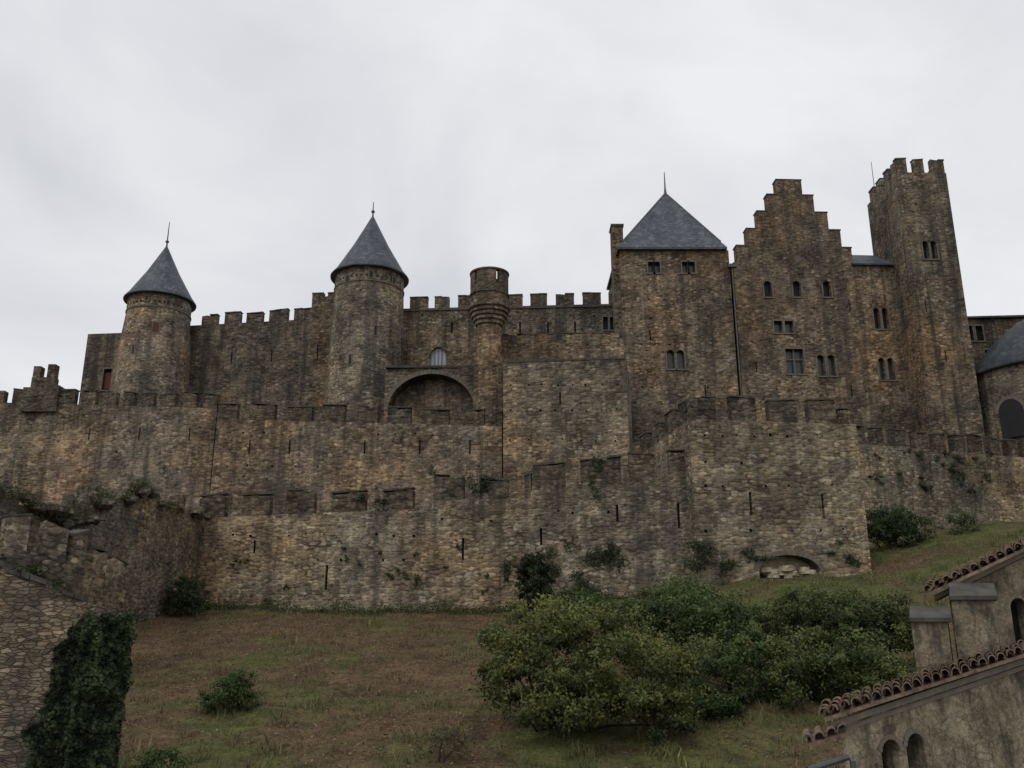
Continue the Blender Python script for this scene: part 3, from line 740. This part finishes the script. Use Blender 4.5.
OG, OH, _, _ = seg(th, 627, 478, 58.6, 702, 473, 58.2, 1.5, 'outer', 1.5, .9, 1.3, lambda A, B: [slit(A, B, 678, 503, 528, .16)], zb=-2, rag=.2, start=.15, pn='walls_d')
th.build()
th = Thing('corner_bastion'); A = pl(694, 500, 57); B = pl(864, 500, 58.5); zw = zt(421, 57.6); BA, BB = A, B
ops = [slit(A, B, 750, 492, 516, .17), slit(A, B, 822, 494, 518, .17), op(A, B, 759, 820, 555, 579, rise=1.0, back='rock', depth=1.1)]
for v, st in ((436, 17), (462, 19), (486, 21), (530, 23)): ops += holes(A, B, range(704, 856, st), v)
P3, L = block(th, A, B, 15, -1, zw, zw, ops, 'bast')
merlons(th, A, B, zw, zw, 1.9, .9, 1.5, .6, mat='crest', rag=.05, start=.05)
d = (B-A).normalized(); inn = Vector((-d.y, d.x))
merlons(th, A+inn*15, A+inn*.75, zw, zw, 1.9, 1.4, 1.4, .6, mat='crest'); merlons(th, B+inn*.8, B+inn*15, zw, zw, 2.1, .8, 1.2, .6, mat='crest')
o = op(A, B, 759, 820, 555, 579); m = (o['s0']+o['s1'])/2; hw = (o['s1']-o['s0'])/2; sp = o['z1']-1.0; vr = th.p('arch_ring', 'dressed')
for k in range(17):
    q = []
    for t in (math.pi*(k+.05)/17, math.pi*(k+.95)/17): q.append((math.cos(t), math.sin(t)))
    pts = [(m-hw*q[0][0], sp+q[0][1]), (m-hw*q[1][0], sp+q[1][1]), (m-(hw+.3)*q[1][0], sp+1.3*q[1][1]), (m-(hw+.3)*q[0][0], sp+1.3*q[0][1])]
    vr.poly([P3(a, b, -.04) for a, b in pts])
rk = th.p('rock_face', 'rock')
for k in range(12):
    s_ = m+R.uniform(-hw*.85, hw*.85); z_ = o['z0']+R.uniform(.1, .7); rr_ = R.uniform(.25, .5); c = P3(s_, z_, R.uniform(.3, .8))
    rk.lathe(c[0], c[1], [(0, z_-rr_*.6), (rr_, z_-.1), (rr_*.9, z_+.2), (rr_*.4, z_+rr_*.55), (0, z_+rr_*.6)], 8, R.random(), .08)
th.build()
th = Thing('side_curtain_wall')
WA, WB, _, _ = seg(th, 852, 443, 73, 1130, 466, 85, 1.6, 'side', 1.25, .95, 1.5, lambda A, B: [*holes(A, B, range(870, 1020, 17), 458), *holes(A, B, range(870, 1020, 19), 482), slit(A, B, 930, 462, 474), slit(A, B, 985, 465, 477)], zb=3, rag=.1)
th.build()

# ================================================================== LEFT RUINED WALLS
th = Thing('ruined_wall')
RS = [(-60, 492, 40, 20, 496, 42.6), (20, 505, 42.6, 47, 509, 44.6), (47, 521, 44.6, 86, 517, 48), (86, 503, 48, 126, 497, 51.8), (126, 489, 51.8, 150, 492, 54), (150, 501, 54, 203, 516, 61.5)]
for i, q in enumerate(RS):
    seg(th, *q, 1.4, 'ruin', 1.2, .7, .9, rag=.4, zb=-3, miss=.35, pn='walls_%d' % i, cop=False, mm='ruin')
rb = th.p('rubble', 'ruin')
def on_ruin():
    q = R.choice(RS); t = R.random()
    return at(q[0]+(q[3]-q[0])*t, q[1]+(q[4]-q[1])*t, q[2]+(q[5]-q[2])*t)
for k in range(110):
    p = on_ruin(); r_ = R.uniform(.10, .42)
    rb.lathe(p.x+R.uniform(.1, .6), p.y+R.uniform(.4, 1.2), [(0, p.z-r_), (r_, p.z-.1), (r_*.8, p.z+r_*.5), (0, p.z+r_*.8)], 6, R.random(), .1)
th.build()
th = Thing('ruined_parapet_wall')
IA, IB, _, _ = seg(th, -40, 534, 33, 72, 562, 36, 1.1, 'ruin', .85, .6, 1.15, rag=.15, zb=-4, pn='walls', cop=True, mm='tower')
seg(th, 72, 564, 36, 128, 584, 40, 1.1, 'ruin', .9, .55, 1.1, rag=.2, zb=-4, pn='walls_b', cop=True, mm='tower')
th.build()
th = Thing('sloping_boundary_wall')
JA = pl(-60, 600, 21.5); JB = pl(88, 600, 22.5)
L = (JB-JA).length; d = (JB-JA)/L; inn = Vector((-d.y, d.x)); z0, z1 = zt(558, 21.5), zt(602, 22.5); cp = th.p('copings', 'coping')
# wall crest descends in three stepped, sloping flights
cuts = [0, .40, .70, 1.0]; lift = [.20, .10, 0]
for i in range(3):
    a = JA+d*(L*cuts[i]); b = JA+d*(L*cuts[i+1]); za = z0+(z1-z0)*cuts[i]+lift[i]; zb = z0+(z1-z0)*cuts[i+1]+lift[i]
    block(th, a, b, .9, -7, za, zb, [], 'near', pn='walls_%d' % i)
    s_ = 0; l2 = (b-a).length
    while s_ < l2-.08:
        e = min(l2, s_+R.uniform(.2, .45)); p0 = a+d*s_-inn*R.uniform(.03, .09); p1 = a+d*(e-.02)-inn*.06
        q0 = za+(zb-za)*s_/l2+.002; q1 = za+(zb-za)*e/l2+.002; j = R.uniform(.05, .16)
        cp.prism([p0, p1, p1+inn*1.06, p0+inn*1.06], [q0, q1, q1, q0], [q0+j, q1+j, q1+j, q0+j], True); s_ = e
KA = pl(86, 604, 22.3); KB = pl(129, 604, 22.9)
block(th, KA, KB, 1.3, -7, zt(604, 22.4), zt(610, 22.9), [], 'near', pn='pier')
th.build()
LK = (KB-KA).length
IVL, IVD = (.070, .098, .040), (.010, .017, .008)
ivy_sheet('ivy', KA, KB, -.05, LK+.12, zt(603, 22.4), -4.2, lambda z: -.3, .10, IVL, IVD, 9000, .14)
zi0 = zt(604, 22.3); LJ = (JB-JA).length
ivy_sheet('ivy', JA, JB, LJ-2.2, LJ, zi0, -4.2, lambda z: LJ-.05-(zi0-z)*.30, .10, IVL, IVD, 5500, .12)
E0 = KB+Vector((.01, 0)); dK = (KB-KA).normalized(); E1 = KB+Vector((-dK.y, dK.x))*1.3
ivy_sheet('ivy', E0, E1, 0, 1.3, zt(606, 22.9), -4.2, lambda z: -1, .10, IVL, IVD, 3500, .14)
ivy('ivy', IA, IB, [(38, 572, 18, 12), (22, 576, 12, 9), (58, 580, 9, 8), (5, 560, 8, 6)], .13, (.10, .13, .05), (.02, .03, .015), 170, .3)

# ================================================================== CHAPEL (right foreground)
def tile_roof(part, A3, B3, upv, n_rows, row=.36, pitch=.21):
    A3 = Vector(A3); B3 = Vector(B3); e = (B3-A3); L = e.length; e /= L; upv = Vector(upv).normalized(); nrm = e.cross(upv).normalized()
    if nrm.z < 0: nrm = -nrm
    n = int(L/pitch)
    for k in range(n+1):
        for r_ in range(n_rows):
            j = R.uniform(-.018, .018); o_ = A3+e*(k*pitch+j)+upv*(r_*row+R.uniform(-.04, .04) - .03)+nrm*(.03+R.uniform(-.008, .016))
            rad0, rad1 = .098, .078; ring = []
            for (rr_, ln, lift) in ((rad0, 0, .02), (rad1, row*1.15, -.012)):
                ring.append([o_+upv*ln+e*rr_*math.cos(t)+nrm*(rr_*math.sin(t)+lift) for t in np.linspace(0, math.pi, 7)])
                ring.append([o_+upv*ln+e*(rr_-.018)*math.cos(t)+nrm*((rr_-.018)*math.sin(t)+lift) for t in np.linspace(0, math.pi, 7)])
            for a in range(6):
                part.poly([ring[0][a], ring[0][a+1], ring[2][a+1], ring[2][a]]); part.poly([ring[1][a], ring[1][a+1], ring[3][a+1], ring[3][a]])
                part.poly([ring[0][a], ring[0][a+1], ring[1][a+1], ring[1][a]])
    q = upv*(n_rows*row)
    part.poly([A3, B3, B3+q, A3+q]); part.poly([A3-nrm*.05, B3-nrm*.05, B3+q-nrm*.05, A3+q-nrm*.05]); part.poly([A3-nrm*.05, B3-nrm*.05, B3, A3])

th = Thing('stone_chapel')
A3 = at(824, 718, 14.0); B3 = at(1075, 638, 16.0)
A = Vector((A3.x+.32, A3.y+.22)); B = Vector((B3.x, B3.y+.22))
ops = [op(A, B, 882, 900, 739, 775, rise='round', depth=.35), op(A, B, 907, 925, 733, 770, rise='round', depth=.35)]
block(th, A, B, 1.2, -7.5, A3.z-.10, B3.z-.10, ops, 'chapel', top=False, skew=(.55, 1.15))
tl = th.p('roof_tiles', 'tile'); tile_roof(tl, A3, B3, Vector((.42, 1, .10)), 3)
cn = th.p('cornice', 'dressed')
for (off_, dz, hh) in ((.10, -.16, .09), (.16, -.25, .07)):
    a, b = A3+Vector((off_+.02, off_, dz)), B3+Vector((0, off_, dz)); a2 = Vector((a.x, a.y)); b2 = Vector((b.x, b.y))
    cn.prism([a2, b2, b2+Vector((.1, .4)), a2+Vector((.22, .4))], [a.z, b.z, b.z, a.z], [a.z+hh, b.z+hh, b.z+hh, a.z+hh], True)
dd = (B-A).normalized(); ii = Vector((-dd.y, dd.x))
P3 = lambda s_, z, k=0: (A.x+dd.x*s_+ii.x*k, A.y+dd.y*s_+ii.y*k, z)
for o in ops:
    m = (o['s0']+o['s1'])/2; hw = (o['s1']-o['s0'])/2; sp = o['z1']-hw
    for k in range(9):
        t0, t1 = math.pi*(k+.04)/9, math.pi*(k+.96)/9
        th.p('arch_rings', 'dressed').poly([P3(m-r_*math.cos(t), sp+r_*math.sin(t), -.025) for r_, t in ((hw, t0), (hw, t1), (hw+.07, t1), (hw+.07, t0))])
bt = th.p('buttresses', 'chapel'); cpp = th.p('buttress_caps', 'coping')
for (u0, u1, vt, vs, Y) in ((911, 947, 606, 622, 15.6), (951, 993, 583, 600, 16.0)):
    x0, x1 = xz(u0, vs, Y)[0], xz(u1, vs, Y)[0]; zf, zb_ = zt(vs, Y), zt(vt, Y+.5)
    sk = .5*x0/Y+.03
    bt.prism([(x0, Y), (x1, Y), (x1+sk*2.4, Y+1.2), (x0+sk*2.4, Y+1.2)], -4, zf)
    cpp.prism([(x0-.05, Y-.07), (x1+.05, Y-.07), (x1+.05+sk, Y+.5), (x0-.02+sk, Y+.5)], [zf+.002]*4, [zf+.07, zf+.07, zb_, zb_], True)
    bt.prism([(x0+sk, Y+.502), (x1+sk, Y+.502), (x1+sk*2.4, Y+1.2), (x0+sk*2.4, Y+1.2)], zf, zb_)
NA = pl(952, 620, 17.3); NB = pl(1110, 620, 17.9)
E3 = at(930, 592, 16.9); F3 = at(1110, 508, 17.5)
dz_ = (F3.z-E3.z)/(F3.x-E3.x)
block(th, NA, NB, 3, -5, E3.z-.12+dz_*(NA.x-E3.x), E3.z-.12+dz_*(NB.x-E3.x), [op(NA, NB, 1013, 1030, 598, 650, rise='round', depth=.3)], 'chapel', pn='nave_walls', top=False, skew=(1.7, 3))
tile_roof(tl, E3, F3, Vector((.52, 1, .13)), 6)
a, b = E3+Vector((.12, .12, -.14)), F3+Vector((0, .12, -.14)); a2 = Vector((a.x, a.y)); b2 = Vector((b.x, b.y))
cn.prism([a2, b2, b2+Vector((.2, .5)), a2+Vector((.28, .5))], [a.z, b.z, b.z, a.z], [a.z+.09, b.z+.09, b.z+.09, a.z+.09], True)
G3 = at(808, 744, 13.9); H3 = at(846, 733, 14.1)
tile_roof(tl, G3, H3, Vector((.3, 1, .25)), 1)
dp = th.p('drain_pipe', 'lead'); g0 = at(808, 770, 13.6); g1 = at(848, 757, 13.7)
dp.tube([g0, g1, g1+Vector((.06, 0, -.05)), g1+Vector((.08, 0, -2.6))], [.045]*4, 8)
th.build()
pw = Vector((*at(856, 698, 14.3),))
shrub('wall_plant', [(pw.x, pw.y, pw.z, .12, .1, .10)], 90, .05, (.22, .20, .10), (.06, .07, .03), .07, stems=0)

# ================================================================== VEGETATION
OL, OLD = (.195, .210, .060), (.022, .034, .013)
GL, GLD = (.125, .170, .050), (.014, .026, .011)
def blob(u, v, Y, ru, rv, ry=None):
    p = at(u, v, Y); k = Y/(FL*C); return (p.x, p.y, p.z, ru*k, ry if ry else ru*k, rv*k)
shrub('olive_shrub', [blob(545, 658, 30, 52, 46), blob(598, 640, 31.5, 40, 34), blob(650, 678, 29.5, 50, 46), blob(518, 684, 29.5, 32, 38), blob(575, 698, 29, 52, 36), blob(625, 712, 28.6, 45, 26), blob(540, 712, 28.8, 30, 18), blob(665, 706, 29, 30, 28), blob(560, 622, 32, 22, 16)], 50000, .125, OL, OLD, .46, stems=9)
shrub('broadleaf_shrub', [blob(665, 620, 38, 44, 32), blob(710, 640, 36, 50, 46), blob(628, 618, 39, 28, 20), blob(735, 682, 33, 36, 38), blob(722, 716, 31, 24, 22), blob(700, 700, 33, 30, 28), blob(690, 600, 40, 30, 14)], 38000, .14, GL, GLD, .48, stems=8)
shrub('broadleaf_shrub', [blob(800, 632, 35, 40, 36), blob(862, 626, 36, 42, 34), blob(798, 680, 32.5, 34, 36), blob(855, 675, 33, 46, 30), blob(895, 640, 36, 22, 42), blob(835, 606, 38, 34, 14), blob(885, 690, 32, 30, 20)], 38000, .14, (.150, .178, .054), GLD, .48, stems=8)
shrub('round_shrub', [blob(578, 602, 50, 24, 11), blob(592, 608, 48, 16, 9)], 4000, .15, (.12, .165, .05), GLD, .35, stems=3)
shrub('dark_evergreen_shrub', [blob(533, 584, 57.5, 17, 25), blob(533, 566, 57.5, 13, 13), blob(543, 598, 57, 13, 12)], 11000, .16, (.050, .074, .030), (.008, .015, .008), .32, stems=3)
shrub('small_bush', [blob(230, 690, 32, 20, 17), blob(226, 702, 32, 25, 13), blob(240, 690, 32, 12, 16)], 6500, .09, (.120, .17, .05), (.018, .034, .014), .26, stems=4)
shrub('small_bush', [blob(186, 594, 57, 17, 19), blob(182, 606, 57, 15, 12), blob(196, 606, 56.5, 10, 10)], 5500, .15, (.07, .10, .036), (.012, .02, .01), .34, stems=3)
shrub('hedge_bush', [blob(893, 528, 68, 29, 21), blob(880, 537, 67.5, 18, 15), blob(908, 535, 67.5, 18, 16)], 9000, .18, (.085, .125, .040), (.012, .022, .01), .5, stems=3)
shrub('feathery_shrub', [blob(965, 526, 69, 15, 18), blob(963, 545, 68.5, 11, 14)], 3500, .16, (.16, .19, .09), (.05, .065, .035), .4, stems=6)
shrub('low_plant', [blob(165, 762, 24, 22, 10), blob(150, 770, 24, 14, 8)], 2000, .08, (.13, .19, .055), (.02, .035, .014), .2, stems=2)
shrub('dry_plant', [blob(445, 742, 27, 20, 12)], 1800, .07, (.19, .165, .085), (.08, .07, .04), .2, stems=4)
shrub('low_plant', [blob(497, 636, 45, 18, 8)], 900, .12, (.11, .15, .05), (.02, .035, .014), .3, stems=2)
DI, DD = (.066, .092, .038), (.012, .018, .010)
ivy('ivy', OE, OF, [(600, 565, 24, 18), (582, 574, 14, 12), (615, 552, 10, 12), (553, 572, 10, 18), (598, 486, 7, 22), (510, 576, 8, 14), (590, 590, 40, 6)], .16, DI, DD, 130, .3)
ivy('ivy', BA, BB, [(705, 552, 28, 14), (722, 565, 18, 12), (690, 566, 18, 10), (745, 556, 12, 6), (765, 560, 20, 4), (850, 560, 12, 10), (838, 548, 8, 6)], .16, DI, DD, 130, .3)
ivy('ivy', OA, OB, [(411, 584, 8, 10), (372, 500, 12, 12), (360, 494, 8, 6), (390, 575, 5, 5)]+[(R.uniform(210, 420), R.uniform(535, 608), R.uniform(1.5, 4), R.uniform(1.5, 4)) for _ in range(10)], .15, (.08, .11, .04), DD, 110, .24)
ivy('ivy', OC, OD, [(472, 484, 16, 13), (487, 480, 8, 9), (430, 470, 8, 6)]+[(R.uniform(440, 525), R.uniform(535, 600), R.uniform(1.5, 4), R.uniform(1.5, 4)) for _ in range(5)], .15, (.07, .095, .036), DD, 110, .24)
ivy('ivy', WA, WB, [(R.uniform(872, 1010), R.uniform(450, 490), R.uniform(3, 8), R.uniform(3, 6)) for _ in range(22)], .2, (.06, .085, .034), DD, 60, .2)
P_ = []; Cc = []
for _ in range(12000):
    t = R.random(); u = 135+(700-135)*t
    x, y = pl(u, 600, 60-1.6*t).x, 61.2-2.6*t-abs(R.gauss(0, .6)); q = mn.noise(Vector((x*.5, 0, 4)))
    P_.append((x, y, ground(x, y)+abs(R.gauss(0, .25))*(1+1.6*q))); f = R.random(); Cc.append(np.array([.03, .045, .018])*(1-f)+np.array([.14, .16, .06])*f)
cards('weeds', P_, .15*rng.uniform(.5, 1.3, len(P_)), Cc)
P_ = []; Cc = []
for _ in range(9000):
    p = on_ruin(); q = mn.noise(Vector((p.x*.6, p.y*.6, 4)))
    if q < 0: continue
    P_.append((p.x+R.uniform(0, .5), p.y+R.uniform(-.15, .9), p.z+R.uniform(-.5, .9)*q*2+.1)); f = R.random(); Cc.append(np.array([.035, .04, .02])*(1-f)+np.array([.15, .155, .07])*f)
cards('wall_top_weeds', P_, .13*rng.uniform(.5, 1.3, len(P_)), Cc)

n = 190000
gx = rng.uniform(-26, 42, n*2); gy = 20+46*rng.uniform(0, 1, n*2)**1.15
keep = np.abs(gx) < gy*.64+2; gx, gy = gx[keep][:n], gy[keep][:n]
P_ = []; Cc = []; Sz = []
for x, y in zip(gx, gy):
    b = brown(x, y); t = mn.noise(Vector((x*.8, y*.8, 40)))+.6*mn.noise(Vector((x*2.2, y*2.2, 44)))
    if t < -.15 and R.random() < .8: continue
    P_.append((x, y, ground(x, y)-.02)); c = gcol(x, y)*R.uniform(.6, 1.6)*(1+.5*t); Cc.append(c)
    Sz.append((.10+.36*max(0, t))*(1-.35*b)*R.uniform(.6, 1.6))
cards('grass', P_, Sz, np.clip(Cc, .01, .4), 'grass', blade=True)
n = 32000; P_ = []; Cc = []
while len(P_) < n:
    x = R.uniform(-26, 40); y = R.uniform(22, 62)
    if R.random() < brown(x, y)*.9+.02:
        P_.append((x, y, ground(x, y)+.03)); q = R.random(); Cc.append(np.array([.12, .075, .044])*(1-q)+np.array([.30, .215, .135])*q)
cards('fallen_leaves', P_, .12*rng.uniform(.5, 1.3, n), Cc, 'leaf', upbias=1.6)

# ------------------------------------------------------------------ world, sun, camera
w = bpy.data.worlds.new('World'); sc.world = w; w.use_nodes = True; t = w.node_tree; t.nodes.clear()
out = t.nodes.new('ShaderNodeOutputWorld'); sky = t.nodes.new('ShaderNodeTexSky'); sky.sky_type = 'NISHITA'; sky.sun_disc = False
sky.sun_elevation = math.radians(48); sky.sun_rotation = math.radians(215)
b1 = t.nodes.new('ShaderNodeBackground'); b1.inputs[1].default_value = .06; t.links.new(sky.outputs[0], b1.inputs[0])
tc = t.nodes.new('ShaderNodeTexCoord'); mp = t.nodes.new('ShaderNodeMapping'); mp.inputs['Scale'].default_value = (1, 1, 1.6); mp.inputs['Location'].default_value = (.3, .1, .2)
t.links.new(tc.outputs['Generated'], mp.inputs[0])
nz = t.nodes.new('ShaderNodeTexNoise'); nz.inputs['Scale'].default_value = 2.6; nz.inputs['Detail'].default_value = 6; nz.inputs['Roughness'].default_value = .5
nz.inputs['Distortion'].default_value = .35
t.links.new(mp.outputs[0], nz.inputs['Vector'])
rp = t.nodes.new('ShaderNodeValToRGB'); e = rp.color_ramp.elements; e[0].position = .34; e[0].color = (.66, .675, .715, 1); e[1].position = .66; e[1].color = (.90, .905, .93, 1)
t.links.new(nz.outputs['Fac'], rp.inputs[0])
b2 = t.nodes.new('ShaderNodeBackground'); b2.inputs[1].default_value = 1.0; t.links.new(rp.outputs[0], b2.inputs[0])
mx = t.nodes.new('ShaderNodeMixShader'); mx.inputs[0].default_value = .94
t.links.new(b1.outputs[0], mx.inputs[1]); t.links.new(b2.outputs[0], mx.inputs[2]); t.links.new(mx.outputs[0], out.inputs[0])

ld = bpy.data.lights.new('sun', 'SUN'); ld.energy = .7; ld.angle = math.radians(30); ld.color = (1, .97, .92)
lo = bpy.data.objects.new('sun', ld); sc.collection.objects.link(lo)
el, az = math.radians(48), math.radians(215)
dv = Vector((math.sin(az)*math.cos(el), math.cos(az)*math.cos(el), math.sin(el)))
lo.rotation_euler = dv.to_track_quat('Z', 'Y').to_euler()

cd = bpy.data.cameras.new('camera'); cd.sensor_width = 36; cd.lens = 36*FL/1024; cd.clip_end = 6000; cd.clip_start = .1
co = bpy.data.objects.new('camera', cd); co.rotation_euler = (math.radians(90)+PI, 0, 0); sc.collection.objects.link(co); sc.camera = co
sc.view_settings.view_transform = 'Standard'; sc.view_settings.look = 'None'; sc.view_settings.exposure = 0
